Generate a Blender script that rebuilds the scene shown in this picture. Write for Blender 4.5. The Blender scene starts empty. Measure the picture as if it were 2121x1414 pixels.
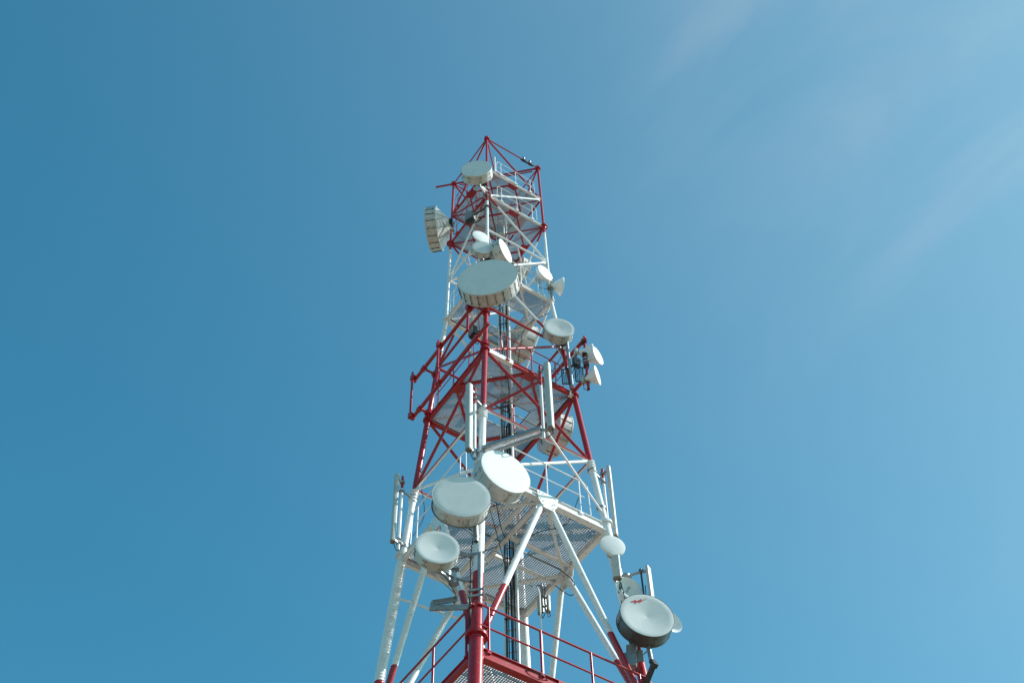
import bpy, math, random
from mathutils import Vector as V, Matrix
random.seed(7)
R = math.radians
sc = bpy.context.scene
col = sc.collection

# ------------------------------------------------------------------ camera
cd = bpy.data.cameras.new('camera'); cam = bpy.data.objects.new('camera', cd); col.objects.link(cam)
cd.sensor_width = 36.0; cd.lens = 50.0; cd.clip_start = 0.1; cd.clip_end = 8000
PITCH, ROLL = 0.93328, -0.03294
fwd = V((0, math.cos(PITCH), math.sin(PITCH))); up0 = V((0, -math.sin(PITCH), math.cos(PITCH))); rt0 = V((1, 0, 0))
rt = rt0 * math.cos(ROLL) + up0 * math.sin(ROLL); up = up0 * math.cos(ROLL) - rt0 * math.sin(ROLL)
m = Matrix((rt, up, -fwd)).transposed().to_4x4(); m.translation = V((0, 0, 1.6))
cam.matrix_world = m
sc.camera = cam

# ------------------------------------------------------------------ light
SUN_AZ, SUN_EL = 3.0, 36.0          # azimuth counted from +X towards +Y
w = bpy.data.worlds.new("World"); sc.world = w; w.use_nodes = True
nt = w.node_tree; N = nt.nodes; L = nt.links; N.clear()
out = N.new('ShaderNodeOutputWorld'); bg = N.new('ShaderNodeBackground')
sky = N.new('ShaderNodeTexSky'); sky.sky_type = 'NISHITA'; sky.sun_disc = False
sky.sun_elevation = R(SUN_EL); sky.sun_rotation = R(90 - SUN_AZ)
sky.altitude = 200; sky.air_density = 1.0; sky.dust_density = 1.3; sky.ozone_density = 1.0
tint = N.new('ShaderNodeMix'); tint.data_type = 'RGBA'; tint.blend_type = 'MULTIPLY'; tint.inputs[0].default_value = 1
tint.inputs[7].default_value = (0.385, 1.235, 1.235, 1)
tc = N.new('ShaderNodeTexCoord')
# thin high cirrus, drawn out along one direction of the sky
da = N.new('ShaderNodeVectorMath'); da.operation = 'DOT_PRODUCT'; da.inputs[1].default_value = (2.3, -1.5, 1.15)
db = N.new('ShaderNodeVectorMath'); db.operation = 'DOT_PRODUCT'; db.inputs[1].default_value = (-5.6, -4.9, 3.7)
mp = N.new('ShaderNodeCombineXYZ'); mp.inputs[2].default_value = 3.7
L.new(tc.outputs['Generated'], da.inputs[0]); L.new(tc.outputs['Generated'], db.inputs[0])
L.new(da.outputs['Value'], mp.inputs[0]); L.new(db.outputs['Value'], mp.inputs[1])
n1 = N.new('ShaderNodeTexNoise'); n1.inputs['Scale'].default_value = 1.0; n1.inputs['Detail'].default_value = 7; n1.inputs['Roughness'].default_value = 0.5
n1.inputs['Distortion'].default_value = 0.5
ramp = N.new('ShaderNodeMapRange'); ramp.inputs[1].default_value = 0.40; ramp.inputs[2].default_value = 0.74
ramp.interpolation_type = 'SMOOTHSTEP'
# the veil thickens towards the sunny side of the sky
dot = N.new('ShaderNodeVectorMath'); dot.operation = 'DOT_PRODUCT'
dot.inputs[1].default_value = (0.93, -0.15, 0.36)
veil = N.new('ShaderNodeMapRange'); veil.inputs[1].default_value = -0.15; veil.inputs[2].default_value = 0.56
sqv = N.new('ShaderNodeMath'); sqv.operation = 'POWER'; sqv.inputs[1].default_value = 1.9
mul = N.new('ShaderNodeMath'); mul.operation = 'MULTIPLY'
add = N.new('ShaderNodeMath'); add.operation = 'MULTIPLY_ADD'; add.inputs[1].default_value = 0.22
haz = N.new('ShaderNodeMath'); haz.operation = 'MULTIPLY'; haz.inputs[1].default_value = 0.165
mixc = N.new('ShaderNodeMix'); mixc.data_type = 'RGBA'
mixc.inputs[7].default_value = (6.1, 6.1, 5.9, 1)
L.new(sky.outputs[0], tint.inputs[6]); L.new(tint.outputs[2], mixc.inputs[6])
L.new(mp.outputs[0], n1.inputs['Vector']); L.new(n1.outputs[0], ramp.inputs[0])
L.new(tc.outputs['Generated'], dot.inputs[0]); L.new(dot.outputs['Value'], veil.inputs[0])
sz = N.new('ShaderNodeSeparateXYZ'); zr = N.new('ShaderNodeMapRange'); zr.inputs[1].default_value = 0.74; zr.inputs[2].default_value = 0.90; zr.inputs[3].default_value = 0.15
zm = N.new('ShaderNodeMath'); zm.operation = 'MULTIPLY'
L.new(tc.outputs['Generated'], sz.inputs[0]); L.new(sz.outputs[2], zr.inputs[0]); L.new(ramp.outputs[0], zm.inputs[0]); L.new(zr.outputs[0], zm.inputs[1])
L.new(zm.outputs[0], mul.inputs[0]); L.new(veil.outputs[0], sqv.inputs[0]); wv = N.new('ShaderNodeMapRange'); wv.inputs[1].default_value = 0.24; wv.inputs[2].default_value = 0.56; wv.interpolation_type = 'SMOOTHSTEP'
L.new(dot.outputs['Value'], wv.inputs[0]); L.new(wv.outputs[0], mul.inputs[1])
L.new(sqv.outputs[0], haz.inputs[0]); L.new(mul.outputs[0], add.inputs[0]); L.new(haz.outputs[0], add.inputs[2])
L.new(add.outputs[0], mixc.inputs[0])
L.new(mixc.outputs[2], bg.inputs[0]); bg.inputs[1].default_value = 0.105
L.new(bg.outputs[0], out.inputs[0])

sd = bpy.data.lights.new('sun', 'SUN'); sd.energy = 5.0; sd.angle = R(0.53); sd.color = (1.0, 0.955, 0.92)
so = bpy.data.objects.new('sun', sd); col.objects.link(so)
sdir = V((math.cos(R(SUN_EL)) * math.cos(R(SUN_AZ)), math.cos(R(SUN_EL)) * math.sin(R(SUN_AZ)), math.sin(R(SUN_EL))))
so.rotation_euler = sdir.to_track_quat('Z', 'Y').to_euler(); so.location = sdir * 90
sc.view_settings.view_transform = 'Standard'; sc.view_settings.look = 'None'
sc.view_settings.exposure = 0.52; sc.view_settings.gamma = 1.0
sc.cycles.max_bounces = 8; sc.cycles.diffuse_bounces = 4

# ------------------------------------------------------------------ materials
def mat(name, c, rough=0.5, metal=0.0, c2=None, scale=8.0, lo=0.45, hi=0.7, stretch=None, bump=0.0, bscale=60, spec=0.5):
    M = bpy.data.materials.new(name); M.use_nodes = True
    t = M.node_tree; b = t.nodes['Principled BSDF']
    b.inputs['Roughness'].default_value = rough; b.inputs['Metallic'].default_value = metal
    b.inputs['Specular IOR Level'].default_value = spec
    b.inputs['Base Color'].default_value = (*c, 1)
    if c2:
        g = t.nodes.new('ShaderNodeTexCoord'); mp = t.nodes.new('ShaderNodeMapping')
        if stretch: mp.inputs['Scale'].default_value = stretch
        n = t.nodes.new('ShaderNodeTexNoise'); n.inputs['Scale'].default_value = scale; n.inputs['Detail'].default_value = 7
        n.inputs['Roughness'].default_value = 0.65
        r = t.nodes.new('ShaderNodeMapRange'); r.inputs[1].default_value = lo; r.inputs[2].default_value = hi
        x = t.nodes.new('ShaderNodeMix'); x.data_type = 'RGBA'
        x.inputs[6].default_value = (*c, 1); x.inputs[7].default_value = (*c2, 1)
        t.links.new(g.outputs['Object'], mp.inputs[0]); t.links.new(mp.outputs[0], n.inputs['Vector'])
        t.links.new(n.outputs[0], r.inputs[0]); t.links.new(r.outputs[0], x.inputs[0]); t.links.new(x.outputs[2], b.inputs['Base Color'])
    if bump:
        g = t.nodes.new('ShaderNodeTexCoord'); n = t.nodes.new('ShaderNodeTexNoise'); n.inputs['Scale'].default_value = bscale
        bu = t.nodes.new('ShaderNodeBump'); bu.inputs['Strength'].default_value = bump; bu.inputs['Distance'].default_value = 0.01
        t.links.new(g.outputs['Object'], n.inputs['Vector']); t.links.new(n.outputs[0], bu.inputs['Height']); t.links.new(bu.outputs[0], b.inputs['Normal'])
    return M

RED = (0.36, 0.011, 0.021); WHT = (0.76, 0.75, 0.755)
def paint_bands():
    """the aviation paint: red and white belts by height, a little faded and dirty"""
    M = bpy.data.materials.new('tower_paint'); M.use_nodes = True
    t = M.node_tree; b = t.nodes['Principled BSDF']; b.inputs['Roughness'].default_value = 0.26
    g = t.nodes.new('ShaderNodeTexCoord'); s = t.nodes.new('ShaderNodeSeparateXYZ'); t.links.new(g.outputs['Object'], s.inputs[0])
    cr = t.nodes.new('ShaderNodeValToRGB'); cr.color_ramp.interpolation = 'CONSTANT'
    mr = t.nodes.new('ShaderNodeMapRange'); mr.inputs[1].default_value = 0; mr.inputs[2].default_value = 50
    t.links.new(s.outputs[2], mr.inputs[0]); t.links.new(mr.outputs[0], cr.inputs[0])
    stops = [(0.0, RED), (4.0, WHT), (10.0, RED), (16.0, WHT), (16.01, RED), (22.25, WHT), (28.15, RED), (33.9, WHT), (39.1, RED)]
    e = cr.color_ramp.elements
    e[0].position = 0; e[0].color = (*RED, 1); e[1].position = 4 / 50; e[1].color = (*WHT, 1)
    for z, c in stops[2:]:
        q = e.new(z / 50); q.color = (*c, 1)
    n = t.nodes.new('ShaderNodeTexNoise'); n.inputs['Scale'].default_value = 3.0; n.inputs['Detail'].default_value = 8; n.inputs['Roughness'].default_value = 0.7
    t.links.new(g.outputs['Object'], n.inputs['Vector'])
    r = t.nodes.new('ShaderNodeMapRange'); r.inputs[1].default_value = 0.5; r.inputs[2].default_value = 0.85; r.inputs[4].default_value = 0.3
    t.links.new(n.outputs[0], r.inputs[0])
    x = t.nodes.new('ShaderNodeMix'); x.data_type = 'RGBA'; x.inputs[7].default_value = (0.22, 0.13, 0.09, 1)
    n2 = t.nodes.new('ShaderNodeTexNoise'); n2.inputs['Scale'].default_value = 16.0; n2.inputs['Detail'].default_value = 6
    r2 = t.nodes.new('ShaderNodeMapRange'); r2.inputs[1].default_value = 0.60; r2.inputs[2].default_value = 0.74; r2.inputs[4].default_value = 0.75
    ad = t.nodes.new('ShaderNodeMath'); ad.operation = 'MAXIMUM'
    t.links.new(g.outputs['Object'], n2.inputs['Vector']); t.links.new(n2.outputs[0], r2.inputs[0])
    t.links.new(r.outputs[0], ad.inputs[0]); t.links.new(r2.outputs[0], ad.inputs[1]); t.links.new(ad.outputs[0], x.inputs[0]); t.links.new(cr.outputs[0], x.inputs[6]); t.links.new(x.outputs[2], b.inputs['Base Color'])
    return M
PAINT = paint_bands()
WHITE = mat('white_paint', WHT, 0.28, c2=(0.55, 0.50, 0.44), scale=5, lo=.55, hi=.8)
REDP = mat('red_paint', RED, 0.26, c2=(0.26, 0.03, 0.03), scale=6, lo=.5, hi=.8)
GRATE = mat('galvanised_grating', (0.33, 0.335, 0.345), 0.34, 0.35, c2=(0.22, 0.225, 0.23), scale=4)
GALV = mat('galvanised_steel', (0.36, 0.38, 0.39), 0.42, 0.6, c2=(0.22, 0.23, 0.24), scale=14)
DARK = mat('dark_fittings', (0.035, 0.04, 0.045), 0.5, 0.2)
BLACK = mat('black_cable', (0.012, 0.013, 0.016), 0.42)
RADOME = mat('radome_fabric', (0.66, 0.67, 0.67), 0.5, c2=(0.60, 0.615, 0.61), scale=3.5, bump=0.12, bscale=160)
RADGREY = mat('grey_radome', (0.40, 0.42, 0.42), 0.6, c2=(0.35, 0.37, 0.37), scale=5)
RADW = mat('fresh_white_radome', (0.80, 0.81, 0.81), 0.35, c2=(0.74, 0.75, 0.75), scale=6)
SHROUD = mat('weathered_shroud', (0.56, 0.545, 0.54), 0.5, c2=(0.37, 0.33, 0.30), scale=5, lo=.42, hi=.85)
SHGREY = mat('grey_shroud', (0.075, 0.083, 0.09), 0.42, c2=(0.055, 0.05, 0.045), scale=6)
SHLIGHT = mat('pale_shroud', (0.50, 0.52, 0.51), 0.45, c2=(0.42, 0.41, 0.38), scale=7)
BACKM = mat('reflector_back', (0.56, 0.55, 0.55), 0.4, c2=(0.46, 0.42, 0.40), scale=5)
PANEL = mat('panel_plastic', (0.44, 0.46, 0.45), 0.42, c2=(0.37, 0.38, 0.36), scale=8)
PANELB = mat('panel_end_cap', (0.20, 0.16, 0.12), 0.6)
RUST = mat('rust_streak', (0.13, 0.07, 0.045), 0.8)
CONC = mat('concrete', (0.34, 0.33, 0.31), 0.9, c2=(0.25, 0.24, 0.22), scale=3, bump=.3)
GROUND = mat('dry_ground', (0.26, 0.20, 0.14), 0.95, c2=(0.15, 0.14, 0.08), scale=0.35, lo=.4, hi=.6, bump=.5, bscale=4)
LOGO = mat('red_logo_paint', (0.50, 0.04, 0.03), 0.5)

# ------------------------------------------------------------------ mesh helpers
def frame(ax, hint=None):
    ax = V(ax).normalized()
    h = V(hint) if hint is not None else V((0, 0, 1))
    if abs(ax.dot(h.normalized())) > 0.98: h = V((1, 0, 0)) if abs(ax.x) < 0.9 else V((0, 1, 0))
    a = h.cross(ax).normalized(); b = ax.cross(a).normalized()
    return ax, a, b        # a sideways, b 'up'
class MB:
    def __init__(s): s.v = []; s.f = []; s.sm = []; s.mi = []; s.cur = 0
    def face(s, idx, smooth=False): s.f.append(idx); s.sm.append(smooth); s.mi.append(s.cur)
    def lathe(s, o, ax, prof, n=16, hint=None, cap0=True, cap1=True, smooth=True):
        """prof: list of (distance along axis, radius)"""
        o = V(o); ax, a, b = frame(ax, hint); base = len(s.v)
        for d, r in prof:
            for k in range(n):
                t = 2 * math.pi * k / n
                s.v.append(o + ax * d + (a * math.cos(t) + b * math.sin(t)) * r)
        for i in range(len(prof) - 1):
            sharp = not smooth
            for k in range(n):
                k2 = (k + 1) % n
                s.face([base + i * n + k, base + i * n + k2, base + (i + 1) * n + k2, base + (i + 1) * n + k], not sharp)
        if cap0: s.face([base + k for k in range(n)][::-1])
        if cap1: s.face([base + (len(prof) - 1) * n + k for k in range(n)])
        return s
    def tube(s, p, q, r0, r1=None, n=12):
        p = V(p); q = V(q); s.lathe(p, q - p, [(0, r0), ((q - p).length, r0 if r1 is None else r1)], n); return s
    def pipe(s, p, q, r0, wall=0.2, n=14):
        """hollow tube with an open, dark mouth at p"""
        p = V(p); q = V(q); l = (q - p).length
        s.lathe(p, q - p, [(r0 * 1.2, r0 * (1 - wall)), (0, r0 * (1 - wall)), (0, r0), (l, r0)], n); return s
    def path(s, pts, r, n=8):
        pts = [V(p) for p in pts]
        for i in range(len(pts) - 1):
            s.tube(pts[i], pts[i + 1], r, n=n)
        return s
    def beam(s, p, q, wd, ht, hint=None, roll=0):
        p = V(p); q = V(q); ax, a, b = frame(q - p, hint)
        if roll: a, b = a * math.cos(roll) + b * math.sin(roll), b * math.cos(roll) - a * math.sin(roll)
        base = len(s.v)
        for e in (p, q):
            for x, y in ((-1, -1), (1, -1), (1, 1), (-1, 1)):
                s.v.append(e + a * x * wd / 2 + b * y * ht / 2)
        for f in ([3, 2, 1, 0], [4, 5, 6, 7], [0, 1, 5, 4], [1, 2, 6, 5], [2, 3, 7, 6], [3, 0, 4, 7]):
            s.face([base + i for i in f])
        return s
    def rbeam(s, p, q, wd, ht, c, hint=None):
        """box with rounded long edges"""
        p = V(p); q = V(q); ax, a, b = frame(q - p, hint); pr = []
        for cx, cy, t0 in ((1, 1, 0), (-1, 1, 90), (-1, -1, 180), (1, -1, 270)):
            for k in range(5):
                t = R(t0 + 90 * k / 4)
                pr.append((cx * (wd / 2 - c) + c * math.cos(t), cy * (ht / 2 - c) + c * math.sin(t)))
        base = len(s.v); n = len(pr)
        for e in (p, q):
            for x, y in pr: s.v.append(e + a * x + b * y)
        for k in range(n): s.face([base + k, base + (k + 1) % n, base + n + (k + 1) % n, base + n + k], True)
        s.face([base + k for k in range(n)][::-1]); s.face([base + n + k for k in range(n)])
        return s
    def poly(s, pts, th, nrm):
        """flat plate from an outline, thickness th along nrm"""
        nrm = V(nrm).normalized(); base = len(s.v); n = len(pts)
        for sg in (-.5, .5):
            for p in pts: s.v.append(V(p) + nrm * th * sg)
        s.face([base + k for k in range(n)][::-1]); s.face([base + n + k for k in range(n)])
        for k in range(n): s.face([base + k, base + (k + 1) % n, base + n + (k + 1) % n, base + n + k])
        return s
    def build(s, name, material, parent=None, org=None):
        me = bpy.data.meshes.new(name); o0 = V(org) if org is not None else V((0, 0, 0))
        me.from_pydata([tuple(v - o0) for v in s.v], [], s.f)
        mats = material if isinstance(material, (list, tuple)) else [material]
        for mm in mats: me.materials.append(mm)
        me.polygons.foreach_set('use_smooth', s.sm); me.polygons.foreach_set('material_index', s.mi)
        me.update()
        if any(s.sm):
            try: me.set_sharp_from_angle(angle=R(40))
            except Exception: pass
        ob = bpy.data.objects.new(name, me); col.objects.link(ob)
        if parent: ob.parent = parent
        ob.location = o0
        return ob
def tag(o, label=None, cat=None, group=None, kind=None):
    if label: o['label'] = label
    if cat: o['category'] = cat
    if group: o['group'] = group
    if kind: o['kind'] = kind
    return o
def empty(name, loc=(0, 0, 0), rz=0.0):
    o = bpy.data.objects.new(name, None); col.objects.link(o); o.location = loc; o.rotation_euler = (0, 0, rz); o.empty_display_size = .2
    return o

# ------------------------------------------------------------------ ground
g = MB(); n = 96
g.lathe((0, 0, -0.5), (0, 0, 1), [(0, 3000), (0.5, 3000)], n)
tag(g.build('ground', GROUND), kind='structure')

# ------------------------------------------------------------------ tower
C0 = V((-0.3656, 24.0, 0)); YAW = R(-9.845)
tower = empty('lattice_tower', C0, YAW)
tag(tower, 'tall red and white banded lattice tower carrying dishes and panels on four tubular legs', 'tower')
Q2 = math.sqrt(.5)
def wz(z): return 1.56 + (0.0145 if z > 35.52 else 0.0961) * (35.52 - z)
DIR = {'F': V((0, -1, 0)), 'R': V((1, 0, 0)), 'B': V((0, 1, 0)), 'L': V((-1, 0, 0))}
def leg(k, z): return DIR[k] * wz(z) + V((0, 0, z))
def lw(P):        # tower-local to world
    return Matrix.Rotation(YAW, 3, 'Z') @ V(P) + C0
def legw(k, z): return lw(leg(k, z))
Z = {0: 43.36, .5: 41.30, 1: 39.65, 1.5: 37.60, 2: 35.52, 2.5: 33.28, 3: 31.03, 3.5: 28.35, 4: 25.96, 5: 20.08, 6: 12.5, 7: 3.2}
FACES = [('F', 'R'), ('F', 'L'), ('L', 'B'), ('R', 'B')]
def outn(a, b): return (DIR[a] + DIR[b]).normalized()

# legs: tapered tube sections that get thicker at every flange
def leg_r(z):
    for zz, r in ((39.65, .040), (35.52, .046), (31.03, .064), (28.15, .074), (26.05, .084), (20.4, .116), (12, .15)):
        if z >= zz: return r
    return .18
cuts = [43.36, 39.65, 35.52, 31.03, 28.15, 26.05, 20.4, 12.5, 0.4]
for k in 'FRBL':
    mb = MB()
    for i in range(len(cuts) - 1):
        zt, zb = cuts[i], cuts[i + 1]; r = leg_r(zb + .01)
        mb.tube(leg(k, zt), leg(k, zb), r * .97, r, n=20)
    lo = mb.build('leg', PAINT, tower)
    for zc in cuts[:-1]:
        fl = MB()
        r = leg_r(zc - .05); fk = 1.5 if zc < 27 else 1.76; ax = (leg(k, zc - .1) - leg(k, zc)).normalized()
        if zc in (43.36,):
            fl.lathe(leg(k, zc), ax, [(-.07, r * .8), (-.06, r * 2.1), (.035, r * 2.3), (.04, r * 1.2)], 20)
        elif zc in (28.15,):
            for dz in (-.12, 0, .12, .24):
                fl.lathe(leg(k, zc - dz), ax, [(-.02, r * 1.05), (-.015, r * 1.32), (.015, r * 1.32), (.02, r * 1.05)], 20)
        else:
            fl.lathe(leg(k, zc), ax, [(-.035, r * 1.1), (-.034, r * fk), (-.003, r * fk), (-.0029, r * (fk - .15)), (.003, r * (fk - .15)), (.0031, r * fk), (.034, r * fk), (.035, r * 1.1), (.11, r * 1.02)] if zc != 39.65 else [(-.09, r * 1.1), (-.085, r * 1.9), (-.01, r * 2.0), (-.01, r * 2.7), (.03, r * 2.7), (.03, r * 1.9), (.12, r * 1.5), (.125, r)], 24)
            _, a, b = frame(ax)
            for j in range(10):
                t = 2 * math.pi * j / 10; pc = leg(k, zc) + (a * math.cos(t) + b * math.sin(t)) * r * (fk - .28)
                fl.tube(pc - ax * .06, pc + ax * .06, r * .13, n=6)
        fl.build('flange', PAINT, lo)
    ft = MB(); ft.lathe(leg(k, 0.4) * 1 - V((0, 0, .55)), (0, 0, 1), [(0, .55), (.5, .5), (.55, .45)], 24)
    ft.build('footing', CONC, tower)

def hbar(a, b, z, r, white=False, kind='tube', name='horizontal_bar', ins=.0):
    p, q = leg(a, z), leg(b, z); d = (q - p).normalized(); p = p + d * ins; q = q - d * ins
    mb = MB()
    if kind == 'tube':
        mb.tube(p, q, r)
        for e, s in ((p, 1), (q, -1)):
            mb.beam(e + d * s * .02, e + d * s * .24, .014, r * 3.2)
    else:
        mb.beam(p, q, r * .8, r * 2.2)
        n_ = outn(a, b)
        for s in (-1, 1):      # flanges of the rolled section
            mb.beam(p + V((0, 0, s * (r * 1.1 - .006))), q + V((0, 0, s * (r * 1.1 - .006))), r * 1.5, .014)
    return mb.build(name, WHITE if white else PAINT, tower)
# horizontals
for lv, r in ((0, .034), (.5, .034), (1, .036), (1.5, .032), (2, .045), (2.5, .038), (3, .05), (3.5, .042)):
    for a, b in FACES:
        if lv == 0: r_ = .022
        else: r_ = r
        wh = (a, b) == ('F', 'R') and lv in (.5, 1)
        if lv in (2, 3): hbar(a, b, Z[lv], (.062 if lv == 3 else .05), kind='box')
        else: hbar(a, b, Z[lv], r_, white=wh)
for a, b in FACES:
    hbar(a, b, Z[4] - .1 + (0 if a + b == 'FR' else .03), {'FR': .105, 'RB': .085}.get(a + b, .065), kind='box'); hbar(a, b, Z[5] - .1, .11 if a + b == 'FR' else .075, kind='box'); hbar(a, b, Z[6], .12, kind='box'); hbar(a, b, Z[7], .12, kind='box')

for t0, t1 in ((.03, .30), (.94, .985)):
    p, q = leg('F', Z[3]).lerp(leg('R', Z[3]), t0), leg('F', Z[3]).lerp(leg('R', Z[3]), t1); mb = MB()
    mb.beam(p, q, .115, .165); mb.build('beam_cover', WHITE, tower)
# zigzag diagonals: from F (and L/R on the back) at the full levels to the neighbours at the half levels
def dbar(p, q, r, name='diagonal_brace', m=None):
    d = (q - p).normalized(); mb = MB(); l = (q - p).length
    e = min(.12, l * .04)
    mb.tube(p + d * e, q - d * e, r)
    for c, s in ((p, 1), (q, -1)):
        mb.beam(c + d * s * .03, c + d * s * (.14 + r * 2.2), .014, r * 2.7)
    return mb.build(name, m or PAINT, tower)
def zig(i, r):
    for a, b in (('F', 'R'), ('F', 'L'), ('L', 'B'), ('R', 'B')):
        dbar(leg(a, Z[i]), leg(b, Z[i + .5]), r)
        dbar(leg(b, Z[i + .5]), leg(a, Z[i + 1]), r, m=WHITE if (i, a + b) == (0, 'FR') else PAINT)
        g = MB(); c = leg(b, Z[i + .5]); t = (leg(a, Z[i + .5]) - c).normalized()      # plate at the node
        g.poly([c + t * x + V((0, 0, y)) for x, y in ((.03, .16), (.16, .10), (.18, -.10), (.03, -.17))], .016, outn(a, b)); g.build('gusset_plate', WHITE if (a + b) == 'FR' and i < 3 else PAINT, tower)
zig(0, .030); zig(1, .031); zig(2, .036); zig(3, .042)
# chevrons under the wide platforms
for a, b in FACES:
    for (zu, zl, r) in ((Z[4] - .2, Z[5] + .05, .074), (Z[5] - .2, Z[6], .09), (Z[6] - .1, Z[7], .1)):
        mid = (leg(a, zu) + leg(b, zu)) / 2
        for k in (a, b):
            off = (leg(k, zu) - mid).normalized() * .12
            dbar(mid + off - V((0, 0, .12)), leg(k, zl), r)
# gussets and the diamond bracing of each floor
def mid(a, b, z): return (leg(a, z) + leg(b, z)) / 2
for lv, r, s in ((.5, .022, .20), (1, .022, .22), (1.5, .02, .0), (2, .03, .22), (3, .036, .26), (4, .0, .34), (5, .0, .36)):
    z = Z[lv] - (.1 if lv >= 4 else 0)
    for a, b in FACES:
        if s:
            n_ = outn(a, b); t = (DIR[b] - DIR[a]).normalized(); c = mid(a, b, z)
            g = MB()
            if lv >= 4:
                g.poly([c + t * x + V((0, 0, y)) for x, y in ((-.30, .10), (.30, .10), (.26, -.2), (.13, -.40), (-.13, -.40), (-.26, -.2))], .02, n_)
                for bx_, by_ in ((-.22, .05), (-.12, .05), (.12, .05), (.22, .05), (-.2, -.14), (-.13, -.2), (.2, -.14), (.13, -.2), (-.14, -.33), (.14, -.33)):
                    g.tube(c + t * bx_ + V((0, 0, by_)), c + t * bx_ + V((0, 0, by_)) + n_ * .03, .014, n=6)
                g.v = [v + n_ * (.10 if a + b == 'FR' else .07) for v in g.v]
            else:
                g.poly([c + t * x - n_ * y for x, y in ((-s, .02), (s, .02), (s * .55, s * .95), (-s * .55, s * .95))], .016, V((0, 0, 1)))
            g.build('gusset_plate', PAINT, tower)
    ms = [mid('F', 'R', z), mid('R', 'B', z), mid('L', 'B', z), mid('F', 'L', z)]
    for i in range(4):
        p, q = ms[i], ms[(i + 1) % 4]; mb = MB()
        if lv >= 4: mb.beam(p - V((0, 0, .03)), q - V((0, 0, .03)), .07, .07)
        elif lv in (.5, 1, 3, 2): mb.beam(p, q, r * 2, r * 2.4)
        else: mb.tube(p, q, r)
        mb.build('floor_brace', PAINT, tower)
# top diaphragm: double cross bar and spokes
mb = MB(); l0, r0 = leg('L', Z[0]), leg('R', Z[0])
mb.tube(l0 + V((-.62, 0, 0)), r0, .034); mb.tube(l0 + V((.2, .07, -.02)), r0 + V((-.2, .07, -.02)), .022)
mb.build('cross_bar', PAINT, tower)
for k in 'FB':
    mb = MB(); mb.tube(leg(k, Z[0]), (0, 0, Z[0]), .022); mb.build('cross_bar', PAINT, tower)
g = MB(); g.beam((-.14, 0, Z[0] - .04), (.14, 0, Z[0] - .04), .28, .014); g.build('gusset_plate', PAINT, tower)
for lv in (.5, 1, 1.5):      # cross bars of the narrow upper floors
    for p, q in ((leg('F', Z[lv]), leg('B', Z[lv])), (leg('L', Z[lv]), leg('R', Z[lv]))):
        mb = MB(); mb.tube(p - V((0, 0, .03)), q - V((0, 0, .03)), .022); mb.build('cross_bar', PAINT, tower)
for lv in (4, 5):     # joists across the wide floors beside the cable hole
    z = Z[lv] - .09; hh = wz(z) * Q2; u0 = V((Q2, Q2, 0)); v0 = V((Q2, -Q2, 0)); zz = V((0, 0, z))
    for p, q in ((u0 * -.36 - v0 * hh, u0 * -.36 + v0 * hh), (u0 * -.06 - v0 * hh, u0 * -.06 + v0 * hh), (u0 * -.0 + v0 * .32, u0 * hh + v0 * .32), (u0 * -.0 - v0 * .38, u0 * hh - v0 * .38)):
        mb = MB(); mb.beam(p + zz, q + zz, .085, .09); mb.build('floor_joist', PAINT, tower)

# platforms ---------------------------------------------------------------
U = V((Q2, Q2, 0)); W = V((Q2, -Q2, 0))     # U runs front->right, W points out of the right-front face
def grating(z, pitch, holes, hb=.034, tb=.0085):
    h = wz(z) * Q2 - .05; mb = MB(); top = V((0, 0, z))
    def spans(c, along_u):
        segs = [(-h, h)]
        for (u0, u1, v0, v1) in holes:
            lo_c, hi_c, lo_a, hi_a = (v0, v1, u0, u1) if along_u else (u0, u1, v0, v1)
            if lo_c < c < hi_c:
                ns = []
                for s0, s1 in segs:
                    if hi_a <= s0 or lo_a >= s1: ns.append((s0, s1))
                    else:
                        if lo_a > s0: ns.append((s0, lo_a))
                        if hi_a < s1: ns.append((hi_a, s1))
                segs = ns
        return segs
    k = -h
    while k <= h + 1e-4:
        for s0, s1 in spans(k, True): mb.beam(U * s0 + W * k + top, U * s1 + W * k + top, tb, hb)
        for s0, s1 in spans(k, False): mb.beam(W * s0 + U * k + top + V((0, 0, .004)), W * s1 + U * k + top + V((0, 0, .004)), tb * 2.2, hb * .35)
        k += pitch
    for (u0, u1, v0, v1) in holes:
        for p, q in (((u0, v0), (u1, v0)), ((u1, v0), (u1, v1)), ((u1, v1), (u0, v1)), ((u0, v1), (u0, v0))):
            mb.beam(U * p[0] + W * p[1] + top, U * q[0] + W * q[1] + top, .012, .045)
    for s in (-1, 0, 1):       # panel joints
        mb.beam(U * -h + W * s * h * .98 + top + V((0, 0, .003)), U * h + W * s * h * .98 + top + V((0, 0, .003)), .03, .034)
    return mb
def railing(z, side, h, t0, t1, nposts, rr, ends=True, out=.06):
    a = wz(z) * Q2; mb = MB()
    nv, tv = {'FR': (W, U), 'FL': (-U, W), 'LB': (-W, U), 'RB': (U, W)}[side]
    if side == 'FL': tv = -W
    if side == 'RB': tv = -W
    o = nv * (a + out) + V((0, 0, z))
    def P(t, hh): return o + tv * (-a + 2 * a * t) + V((0, 0, hh))
    mb.tube(P(t0, h), P(t1, h), rr); mb.tube(P(t0, h * .52), P(t1, h * .52), rr * .85)
    for i in range(nposts):
        t = t0 + (t1 - t0) * (.06 + .88 * i / (nposts - 1)); mb.tube(P(t, -.06), P(t, h), rr * 1.1)
        mb.beam(P(t, -.05) - nv * .07, P(t, -.05) + nv * .03, .09, .05); mb.tube(P(t, -.12) - tv * .05, P(t, .04) - tv * .05, rr * .5, n=6)
    if ends:
        for t, s in ((t0, -1), (t1, 1)):
            mb.path([P(t, h), P(t + s * .035, h * .93), P(t + s * .035 + s * .01, h * .05)], rr * .85)
    return mb
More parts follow.
